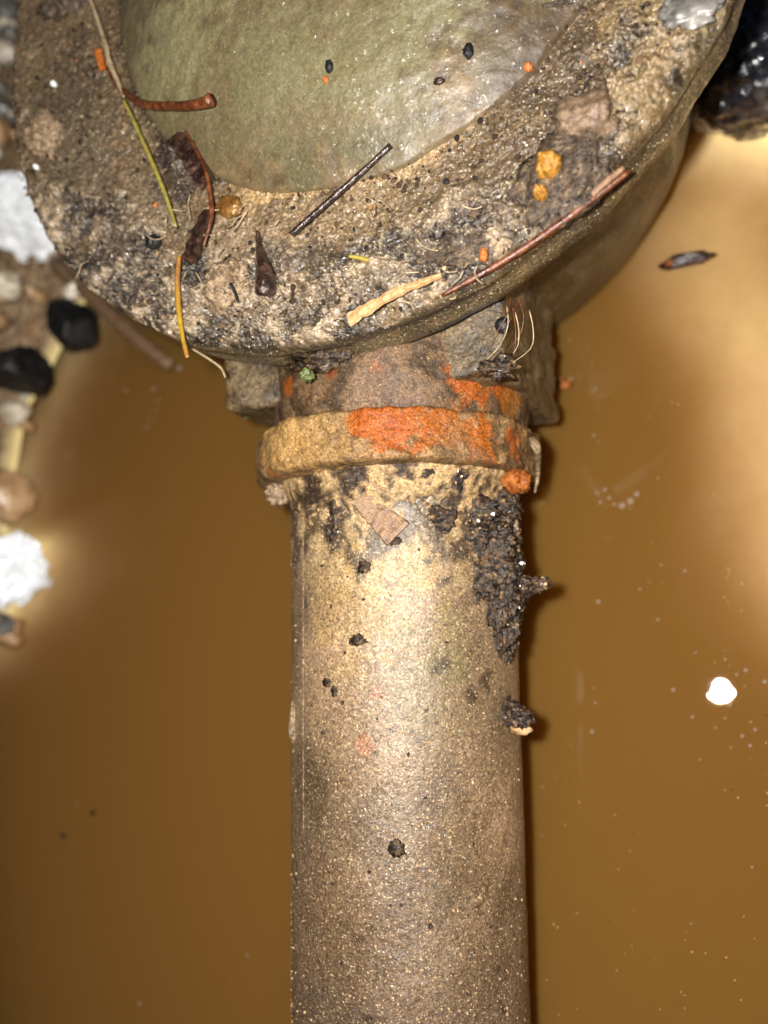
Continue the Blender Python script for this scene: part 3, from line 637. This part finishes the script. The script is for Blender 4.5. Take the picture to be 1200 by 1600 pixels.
# ------------------------------------------------------------------ twigs, needles, splinters
Zf = .0480
def W(pts, z=Zf): return [l2w(at(p[0], p[1], z + (p[2] if len(p) > 2 else 0))) for p in pts]
tag(tube('twig', W([(168, 108), (188, 138), (222, 162, .003), (270, 166, .006), (310, 163, .0075), (330, 156, .0085)]), [.0005, .0008, .0011, .0011, .0012, .0016], M['twig']), 'short bent reddish twig poking over the olive cap', 'twig')
tag(tube('pine_needle', W([(193, 156), (210, 192), (228, 232), (255, 295), (275, 355)], .0495), [.0004, .0006, .0006, .0006, .0004], M['needle']), 'yellow-green pine needle lying along the edge of the cap', 'needle')
tag(tube('pine_needle', W([(280, 400), (277, 440), (280, 490), (286, 530), (293, 559)], .0500), [.0006, .0007, .0007, .0006, .0005], M['needle2']), 'golden pine needle hanging over the flange edge', 'needle')
tag(tube('root', W([(138, -10), (152, 30), (165, 70), (172, 100), (186, 132), (194, 152)], .0488), [.0006, .0005, .0007, .0008, .0006, .0003], M['root'], amp=.6), 'pale flat root lying in the crevice beside the cap', 'root')
tag(tube('twig', W([(455, 366), (490, 335), (530, 300), (575, 260), (611, 227)], .0488), [.0007, .0007, .0007, .0006, .0007], M['bark']), 'straight thin dark twig lying below the olive cap', 'twig')
tag(tube('twig', W([(690, 462), (745, 432), (800, 400), (860, 360), (920, 316), (985, 266)], .0470), [.0004, .0007, .0008, .0008, .0007, .0005], M['twig']), 'long reddish twig lying along the flange rim', 'twig')
tag(tube('twig', W([(925, 305), (950, 282), (975, 262)], .0490), [.0006, .0008, .0005], M['chip']), 'short brown twig beside the long rim twig', 'twig')
b1 = empty('bark_strip', fp(300, 300, .001)); tag(b1, 'dark wet bark strip curling down to a reddish end', 'bark')
for nm, a_, c_, w0, w1, sd in (('upper_piece', (278, 210), (322, 285), .0030, .0020, 2), ('lower_piece', (328, 330), (296, 410), .0014, .0022, 3)):
    o = chip(nm, fp(*a_, .0012), fp(*c_, .0020), w0, w1, .0007, M['bark'], sd, curl=.001, ragged=.2); o.location = Vector(o.location) - b1.location; o.parent = b1
o = tube('edge_sliver', W([(290, 205), (318, 258), (328, 300), (330, 340), (318, 385)], .0500), [.0003, .0005, .0006, .0006, .0003], M['twig']); o.location = Vector(o.location) - b1.location; o.parent = b1
o = tube('seed_capsule', W([(402, 362), (405, 385), (410, 408, .0008), (414, 430, .0012), (414, 455, .0012), (414, 462, .001)], .0482), [.0004, .0008, .0014, .0022, .0024, .0017], M['bark'], ns=10)
tag(o, 'dark bottle-shaped seed capsule on the muddy flange', 'seed')
tag(chip('wood_splinter', fp(545, 500, .0008, .0475), fp(690, 430, .0015, .0475), .0016, .0004, .0004, M['straw'], 11, curl=.0015, ragged=.28, n=20), 'pale straw wood splinter at the flange lip', 'splinter')
tag(tube('stem', W([(545, 400), (570, 405), (592, 416)], .0485), [.0004, .0006, .0003], M['needle']), 'short olive stem fragment amid the crust', 'stem')
tag(tube('thorn', W([(360, 443), (366, 456), (371, 472)], .0515), [.0004, .0003, .0002], M['char']), 'thin black sliver stuck in the pale silt lump', 'sliver')
rg = random.Random(21)
for i in range(34):
    if i < 24: px, py = rg.uniform(280, 800), 0; py = 330 + rg.uniform(0, 170) - abs(px - 480) * .12
    else: px, py = rg.uniform(90, 300), rg.uniform(300, 440)
    a = rg.uniform(0, 6.3); Ln = rg.uniform(14, 40); pts = []
    for k in range(4): pts.append((px + math.cos(a) * Ln * (k / 3 - .5), py + math.sin(a) * Ln * (k / 3 - .5), rg.uniform(-.0002, .0012))); a += rg.uniform(-.5, .5)
    tag(tube('rootlet', W(pts, .0482), [.00012, .00016, .00015, .0001], M['root'], ns=5, sub=3), 'hair-thin pale rootlet lying on the muddy flange', 'root', 'pale rootlets scattered over the muddy flange')
tag(tube('root', W([(300, 545), (325, 560), (345, 575), (352, 590)], .040), [.0002, .0003, .0003, .0002], M['root'], ns=6), 'pale root hanging below the flange beside the golden needle', 'root')

# ------------------------------------------------------------------ under the flange: bead, roots, moss, rust
tag(rock('seed', l2w(at(786, 508, .029)), (.0019, .0019, .0018), 3, M['char'], amp=.04, sub=3, fine=.02), 'round shiny black seed on the end block under the rim', 'seed')
lump('mud_lump', 780, 572, 28, 16, .0030, M['dirt'], 'dark wet mud lump between collar and end block', 'mud', 61, z=.030, amp=.4)
lump('mud_lump', 500, 560, 60, 18, .0035, M['dirt'], 'dark wet mud lump with moss on top of the collar', 'mud', 66, z=.0365, amp=.45)
lump('moss_tuft', 480, 586, 11, 10, .0020, M['moss'], 'small grey-green moss tuft on the collar', 'moss', 67, z=.040, amp=.5)
tag(rock('moss_tuft', l2w(at(384, 648, .004)), (.0016, .0012, .0014), 71, M['moss'], amp=.5, sub=3), 'bright green moss tuft at the corner of the end block', 'moss')
rg = random.Random(4)
for i in range(7):
    x0 = 800 + rg.uniform(-12, 30); y0 = 470 + rg.uniform(-10, 20)
    pts = [(x0, y0), (x0 + rg.uniform(-18, 12), y0 + 30, .001), (x0 + rg.uniform(-30, 10), y0 + 60), (x0 + rg.uniform(-40, 5), y0 + 85, -.001)]
    tag(tube('rootlet', W(pts, .031), [.00016, .00013, .0001, .00007], M['twig' if i % 2 == 0 else 'root'], ns=5, sub=3), 'thin root dangling from the rim in front of the end block', 'root', 'thin roots dangling in front of the end block')
o = rock('rust_chunk', l2w(on_pipe(806, 752, .0345)), (.0036, .0030, .0034), 8, M['rust'], amp=.35, sub=4, fine=.2); tag(o, 'bright orange rust chunk under the end of the nut', 'rust')
tag(tube('root', [l2w(on_pipe(832, 690, .0385)), l2w(on_pipe(838, 700, .040)), l2w(at(841, 735, -.004)), l2w(at(836, 770, -.006))], [.0014, .0010, .0006, .0002], M['tandirt'], amp=.5), 'muddy root hanging off the side of the nut', 'root')
tag(tube('root', [l2w(on_pipe(795, 745, .032)), l2w(at(800, 780, .006)), l2w(at(803, 815, .005)), l2w(at(806, 830, .005))], [.0008, .0007, .0012, .0010], M['tandirt'], amp=.5), 'short muddy root hanging below the orange rust chunk', 'root')
o = rock('mud_lump', l2w(on_pipe(440, 768, .030)), (.0040, .0038, .004), 81, M['tandirt'], amp=.5, sub=4, fine=.2); tag(o, 'crumbly tan mud lump under the dull end of the nut', 'mud')

# ------------------------------------------------------------------ on the pipe
def clump(name, parts, label, grains, seed, spread=1.0):
    """one caked clump of dirt: several overlapping crumbs grown together, with sand grains in it"""
    root = empty(name, parts[0][0]); tag(root, label, 'dirt'); rg = random.Random(seed)
    verts, faces = [], []
    bm = bmesh.new(); bmesh.ops.create_icosphere(bm, subdivisions=5, radius=1); bv = [v.co.copy() for v in bm.verts]; bf = [tuple(v.index for v in f.verts) for f in bm.faces]; bm.free(); grains = grains / 5
    spots = []
    for j, (p, s) in enumerate(parts):
        off = Vector((seed + j * 2.3, j * 5.1, seed * 1.7)); k = len(verts)
        for b_ in bv:
            q = b_ * (1 + .42 * fbm(b_ + off, 1.8, 5) + .2 * fbm(b_ + off, 8, 4)); w = p + Vector((q.x * s[0], q.y * s[1], q.z * s[2])) - root.location; verts.append(w)
            if rg.random() < grains: spots.append(w)
        faces += [(a + k, b2 + k, c2 + k) for a, b2, c2 in bf]
    mesh_obj('soil', verts, faces, M['dirt'], root)
    if spots: grit('grains', spots, root, M['grit'], (.0002, .0007), [(srgb(34, 26, 19), 6), (srgb(70, 52, 36), 4), (srgb(150, 114, 72), 1.2), (srgb(205, 175, 130), .3)], seed)
    return root
clump('dirt_clump', [(pp(755, 850, .0003), (.0066, .0050, .0016)), (pp(765, 885, .0006), (.0066, .0064, .0022)), (pp(775, 930, .0008), (.0056, .0074, .0028)), (pp(792, 900, .0016), (.0042, .0056, .0034)), (pp(782, 975, .0004), (.0040, .0066, .0020)), (pp(735, 838, .0002), (.0044, .0032, .0010)),
                     (pp(750, 905, .0003), (.0040, .0050, .0012)), (pp(796, 950, .001), (.0034, .0050, .0030)), (pp(790, 840, .0004), (.0036, .0050, .0024)), (pp(770, 820, .0002), (.0040, .0030, .0012)), (pp(793, 1000, .0002), (.0020, .0050, .0018)), (pp(790, 800, .0006), (.0034, .0060, .0024)), (pp(775, 785, .0003), (.0044, .0040, .0014)), (pp(740, 795, .0001), (.0060, .0030, .0009)), (pp(797, 870, .001), (.0026, .0040, .0030)),
                     (pp(800, 920, .003) + Vector((.002, 0, 0)), (.0034, .0030, .0030)), (pp(800, 915, .003) + Vector((.0064, .0005, -.001)), (.0028, .0018, .0018))],
      'large clump of black gritty soil caked on the side of the pipe', .11, 4)
clump('dirt_clump', [(pp(796, 1112, .0008), (.0030, .0030, .0030)), (pp(800, 1120, .002) + Vector((.0020, -.0005, 0)), (.0030, .0022, .0022))], 'small dark soil clump with a tan crumb on the pipe side', .06, 9)
tag(rock('tan_crumb', pp(800, 1130, .001) + Vector((.0026, -.0012, .001)), (.0026, .0015, .0015), 4, M['straw'], amp=.4, sub=3), 'tan wood crumb stuck to the small soil clump on the pipe', 'crumb')
clump('dirt_clump', [(pp(690, 812, .0003), (.0034, .0026, .0010)), (pp(678, 802, .0003), (.0022, .0020, .0008))], 'flat dark soil patch above the large clump near the wood chip', .06, 15)
clump('dirt_clump', [(pp(575, 738, .0003), (.0040, .0026, .0010)), (pp(640, 735, .0003), (.0050, .0024, .0010)), (pp(700, 745, .0003), (.0040, .0026, .0010)), (pp(610, 728, .0003), (.0040, .0024, .0010))], 'row of dark wet soil packed under the nut', .07, 19)
clump('dirt_clump', [(pp(525, 800, .0002), (.0016, .0048, .0008)), (pp(519, 830, .0002), (.0016, .0020, .0008))], 'thin upright smear of soil beside the wood chip', .05, 23)
un = (pp(595, 800, .001) - pp(595, 800, 0)).normalized()
tag(chip('wood_chip', pp(562, 776, .0005), pp(622, 836, .0005), .0026, .0038, .0006, M['chip'], 8, up=un, ragged=.07), 'brown grained wood chip stuck to the pipe below the nut', 'wood chip')
for px, py, rx, ry, lab in ((618, 1325, 13, 11, 'largest lone black speck low on the pipe'), (558, 1000, 12, 7, 'oval black speck on the middle of the pipe'), (512, 1066, 7, 6, 'upper one of two close black specks on the pipe'),
                            (523, 1080, 5, 7, 'lower one of two close black specks on the pipe'), (569, 886, 9, 8, 'black speck below the wood chip on the pipe'), (615, 845, 10, 6, 'black speck at the lower end of the wood chip')):
    o = rock('dirt_speck', pp(px, py, .0001), (rx / 5900, ry / 5900, .0006), px, M['dirt'], amp=.6, sub=3, fine=.3, freq=2.4); tag(o, lab, 'speck')
rg = random.Random(31)
for i in range(22):
    o = rock('tiny_speck', pp(rg.uniform(475, 780), rg.uniform(870, 1560), .0001), (rg.uniform(.0002, .0006), rg.uniform(.0002, .0006), .0003), i, M['dirt'], amp=.5, sub=2); tag(o, 'tiny black dirt speck on the pipe', 'speck', 'tiny black specks dotted over the pipe')
tag(rock('silt_flake', pp(459, 1128, .0002), (.0010, .0050, .0012), 14, M['tandirt'], amp=.5, sub=4), 'pale narrow silt flake on the clean edge of the pipe', 'flake')
# mould seam along the pipe
seam_pts = [on_pipe(474, y, PR + .00005) for y in range(770, 1240, 30)]; a0 = math.atan2(seam_pts[5].z, seam_pts[5].x)
sv = [Vector((math.cos(a0) * (PR + .0001), y, math.sin(a0) * (PR + .0001))) for y in np.linspace(.036, -.045, 28)]
o = tube('seam', sv, [(.00014 if k % 5 else .00004) for k in range(28)], M['tandirt'], pipe, ns=5, sub=1, amp=.8)

# ------------------------------------------------------------------ banks: stones, pebbles, plastic film
def bank(name, px, py, rx, ry, h, mat, label, cat, seed, z=None, facet=0, group=None, amp=.2, sub=4, rot=0):
    p = aw(px, py, WATER_Z); zz = max(bed_z(p.x, p.y), WATER_Z - .004) if z is None else z
    p = aw(px, py, zz + h * .5); k = F / (CAM[2] - zz) * .92
    o = rock(name, (p.x, p.y, zz + h * .35), (rx / k, ry / k, h), seed, mat, amp=amp, facet=facet, sub=sub, rot=rot); tag(o, label, cat, group); return o
bank('charcoal_lump', 22, 578, 64, 62, .016, M['char'], 'blocky matt black lump at the water edge on the pale bank', 'charcoal', 3, facet=9, amp=.05)
bank('charcoal_lump', 106, 503, 64, 54, .015, M['char'], 'blocky black lump beside the tan stick', 'charcoal', 5, facet=9, amp=.05)
bank('black_stone', 1172, 105, 75, 84, .020, M['black'], 'large wet black stone at the water edge beside the flange', 'stone', 7, amp=.08, sub=5)
bank('black_stone', 1188, -18, 62, 30, .022, M['black'], 'wet black stone behind the large black stone', 'stone', 9, amp=.08, sub=5)
bank('pale_stone', 1120, 165, 38, 28, .010, M['pale'], 'cream pebble half under the large black stone', 'pebble', 11, amp=.1)
bank('tan_stone', 15, 775, 40, 60, .012, M['tanpeb'], 'smooth beige stone jutting into the water', 'stone', 13, facet=3, amp=.1)
tag(tube('stick', [aw(88, 415, .014), aw(150, 470, .011), aw(210, 525, .008), aw(268, 572, .003)], [.0036, .0034, .0032, .0028], M['chip'], ns=10, amp=.2), 'thick tan stick sloping into the muddy water', 'stick')
tag(tube('twig', [aw(1128, 20, .026), aw(1122, 60, .030), aw(1130, 95, .029), aw(1131, 128, .026)], [.0016, .0022, .0016, .0022], M['rust'], amp=.5), 'rusty brown strand lying across the large black stone', 'strand')
PB = [('pale', 'cream'), ('tanpeb', 'tan'), ('greypeb', 'grey')]; rg = random.Random(17)
for i in range(16):
    px = rg.uniform(-30, 95); py = rg.uniform(20, 1000); p = aw(px, py, .02)
    if water_dist(aw(px, py, WATER_Z).to_2d(), SHORE_W, -1) > .001 or 240 < py < 420: continue
    a = rg.uniform(0, 6.3); zz = max(bed_z(p.x, p.y), WATER_Z) + .006; p = aw(px, py, zz); Ln = rg.uniform(.006, .013)
    tag(chip('leaf_fragment', p, p + Vector((math.cos(a) * Ln, math.sin(a) * Ln, rg.uniform(-.003, .004))), rg.uniform(.0015, .004), rg.uniform(.001, .003), .0004, M[rg.choice(['straw', 'chip', 'pale'])], i, curl=.002, ragged=.3, n=8), 'dry angular leaf scrap lying among the bank pebbles', 'leaf', 'dry leaf scraps on the bank')
for i in range(150):
    px = rg.uniform(-60, 115); py = rg.uniform(-40, 1020)
    p = aw(px, py, WATER_Z); d = water_dist(p.to_2d(), SHORE_W, -1)
    if d > .011 or (235 < py < 425 and px > -40) or (830 < py < 960 and px > -40) or (460 < py < 640 and px > -10) or (px > -25 and 700 < py < 840): continue
    m_, nm = PB[rg.choices([0, 1, 2], [4, 4, 2 if py > 260 else 8])[0]]
    s = rg.uniform(12, 36)
    bank('pebble', px, py, s * rg.uniform(.8, 1.3), s * rg.uniform(.8, 1.3), rg.uniform(.004, .009), M[m_], 'wet %s pebble on the bank across the flooded hole' % nm, 'pebble', 100 + i, facet=4, group='wet %s pebbles on the bank' % nm, sub=3)
def film(px, py, rx, ry, z, label, seed):
    n = 40; k = F / (CAM[2] - z) * .92; p = aw(px, py, z); verts, faces = [], []
    for lay in (0, 1):
        for j in range(n + 1):
            for i in range(n + 1):
                u, v = i / n - .5, j / n - .5; q = Vector((u * 3 + seed, v * 3, seed))
                a_ = math.atan2(v, u); e = 1 + .45 * noise.noise(Vector((math.cos(a_) * 2.2, math.sin(a_) * 2.2, seed)))
                u2, v2 = u * math.sqrt(1 - 2 * v * v), v * math.sqrt(1 - 2 * u * u)
                h = .007 * abs(fbm(q, 1.2, 3)) + .0045 * abs(noise.noise(q * 3.1)) + .0012 * noise.noise(q * 7)
                verts.append((u2 * 2.3 * rx / k * e, v2 * 2.3 * ry / k * e, h - .0006 * lay))
    m_ = (n + 1) ** 2
    for j in range(n):
        for i in range(n):
            a = j * (n + 1) + i; f = (a, a + 1, a + n + 2, a + n + 1); faces += [f, tuple(m_ + t for t in f[::-1])]
    rim = [i for i in range(n + 1)] + [j * (n + 1) + n for j in range(1, n + 1)] + [n * (n + 1) + i for i in range(n - 1, -1, -1)] + [j * (n + 1) for j in range(n - 1, 0, -1)]
    for a, b_ in zip(rim, rim[1:] + rim[:1]): faces.append((b_, a, a + m_, b_ + m_))
    o = mesh_obj('plastic_film', verts, faces, M['film'], loc=p, smooth=False); o.rotation_euler = (Vector(CAM) - p).normalized().lerp(Vector((0, 0, 1)), .25).to_track_quat('Z', 'Y').to_euler(); tag(o, label, 'plastic')
film(28, 335, 78, 100, .026, 'crumpled shiny white plastic film on the bank above the black lumps', 3)
film(22, 890, 62, 58, .009, 'crumpled shiny white plastic film at the water edge below the beige stone', 8)

# ------------------------------------------------------------------ on the water: bubbles, scum, debris
dome_me = None
def bubble(px, py, r, label='small air bubble floating on the muddy water', group='air bubbles on the muddy water'):
    global dome_me
    if dome_me is None:
        bm = bmesh.new(); bmesh.ops.create_icosphere(bm, subdivisions=3, radius=1)
        for v in bm.verts: v.co.z *= .75
        dome_me = bpy.data.meshes.new('air_bubble'); bm.to_mesh(dome_me); bm.free(); dome_me.materials.append(M['bubble'])
        for p in dome_me.polygons: p.use_smooth = True
    o = bpy.data.objects.new('air_bubble', dome_me); col.objects.link(o); o.location = aw(px, py, WATER_Z + r * .3); o.scale = (r, r, r); tag(o, label, 'bubble', group)
B = [(928, 680, 5), (935, 690, 4), (932, 770, 6), (945, 765, 5), (952, 778, 6), (960, 788, 8), (972, 790, 8), (985, 783, 9), (995, 772, 6), (938, 785, 5), (1070, 892, 5), (935, 940, 5), (1000, 920, 3), (1028, 968, 4),
     (1052, 1078, 5), (1082, 1120, 5), (1133, 1030, 5), (1140, 1040, 4), (1165, 1047, 6), (1151, 1054, 4), (1164, 1072, 4), (1195, 1065, 4), (1140, 1100, 5), (1133, 1122, 4), (1118, 1137, 5), (1173, 1128, 5), (1180, 1140, 4), (1160, 1150, 4), (1142, 1168, 3), (1172, 1165, 4),
     (1093, 1187, 4), (1087, 1020, 4), (1133, 1235, 3), (928, 1075, 5), (930, 1098, 7), (925, 1143, 4), (892, 1165, 3), (1190, 960, 3), (1175, 1355, 3), (1080, 1443, 3),
     (892, 592, 6), (905, 588, 5), (925, 570, 5), (930, 608, 5), (885, 440, 4), (889, 455, 5), (868, 495, 4), (877, 500, 4),
     (280, 575, 10), (197, 610, 7), (240, 608, 7), (248, 625, 6), (235, 655, 7), (242, 640, 6), (230, 668, 8), (88, 650, 7), (62, 617, 5), (60, 640, 6), (128, 552, 7), (122, 563, 7), (133, 528, 8), (64, 590, 6), (280, 1275, 4), (120, 1255, 4), (386, 1492, 3), (218, 1568, 6)]
for px, py, r in B:
    bubble(px, py, r * rg.uniform(.3, .8) / F * (CAM[2] - WATER_Z))
def float_bit(name, px, py, s, mat, label, cat, seed):
    p = aw(px, py, WATER_Z + .0005); k = F / CAM[2]; o = rock(name, p, (s[0] / k, s[1] / k, s[2]), seed, mat, amp=.5, sub=3, fine=.2); tag(o, label, cat)
float_bit('debris', 880, 600, (14, 8, .0014), M['rust'], 'small orange scrap floating beside the end block', 'debris', 3)
float_bit('debris', 1075, 405, (36, 11, .0022), M['bark'], 'dark scrap of bark floating on water brightened by the added bar', 'bark', 5)
float_bit('debris', 1050, 412, (9, 6, .0018), M['rust'], 'small reddish scrap at the end of the floating bark', 'debris', 6)
float_bit('dark_speck', 98, 1306, (5, 5, .0006), M['dirt'], 'dark speck floating on the open muddy water', 'speck', 8)
float_bit('dark_speck', 145, 1270, (5, 4, .0006), M['dirt'], 'dark fleck floating near a dark speck on open muddy water', 'speck', 9)

rg = random.Random(77); verts, faces, cols = [], [], []
for i in range(420):
    px = rg.uniform(835, 1230) if i < 330 else rg.uniform(-20, 440); py = rg.uniform(420, 1640) if i < 330 else rg.uniform(620, 1640); p = aw(px, py, WATER_Z + .0001)
    if fbm(p, 30, 3) < -.05: continue
    r = rg.uniform(.00008, .0003); k = len(verts); a = rg.uniform(0, 6.3); c = srgb(196, 158, 108) if rg.random() < .8 else srgb(60, 42, 24)
    for q in range(5): verts.append(p + Vector((math.cos(a + q * 1.257) * r, math.sin(a + q * 1.257) * r * .7, 0))); cols.append(c)
    verts.append(p + Vector((0, 0, r * .4))); cols.append(c)
    faces += [(k + q, k + (q + 1) % 5, k + 5) for q in range(5)] + [(k + 4, k + 3, k + 2, k + 1, k)]
o = mesh_obj('floating_dust', verts, faces, M['drygrit'], smooth=False, colors=cols); tag(o, 'fine pale dust floating on the muddy water', 'dust', kind='stuff')
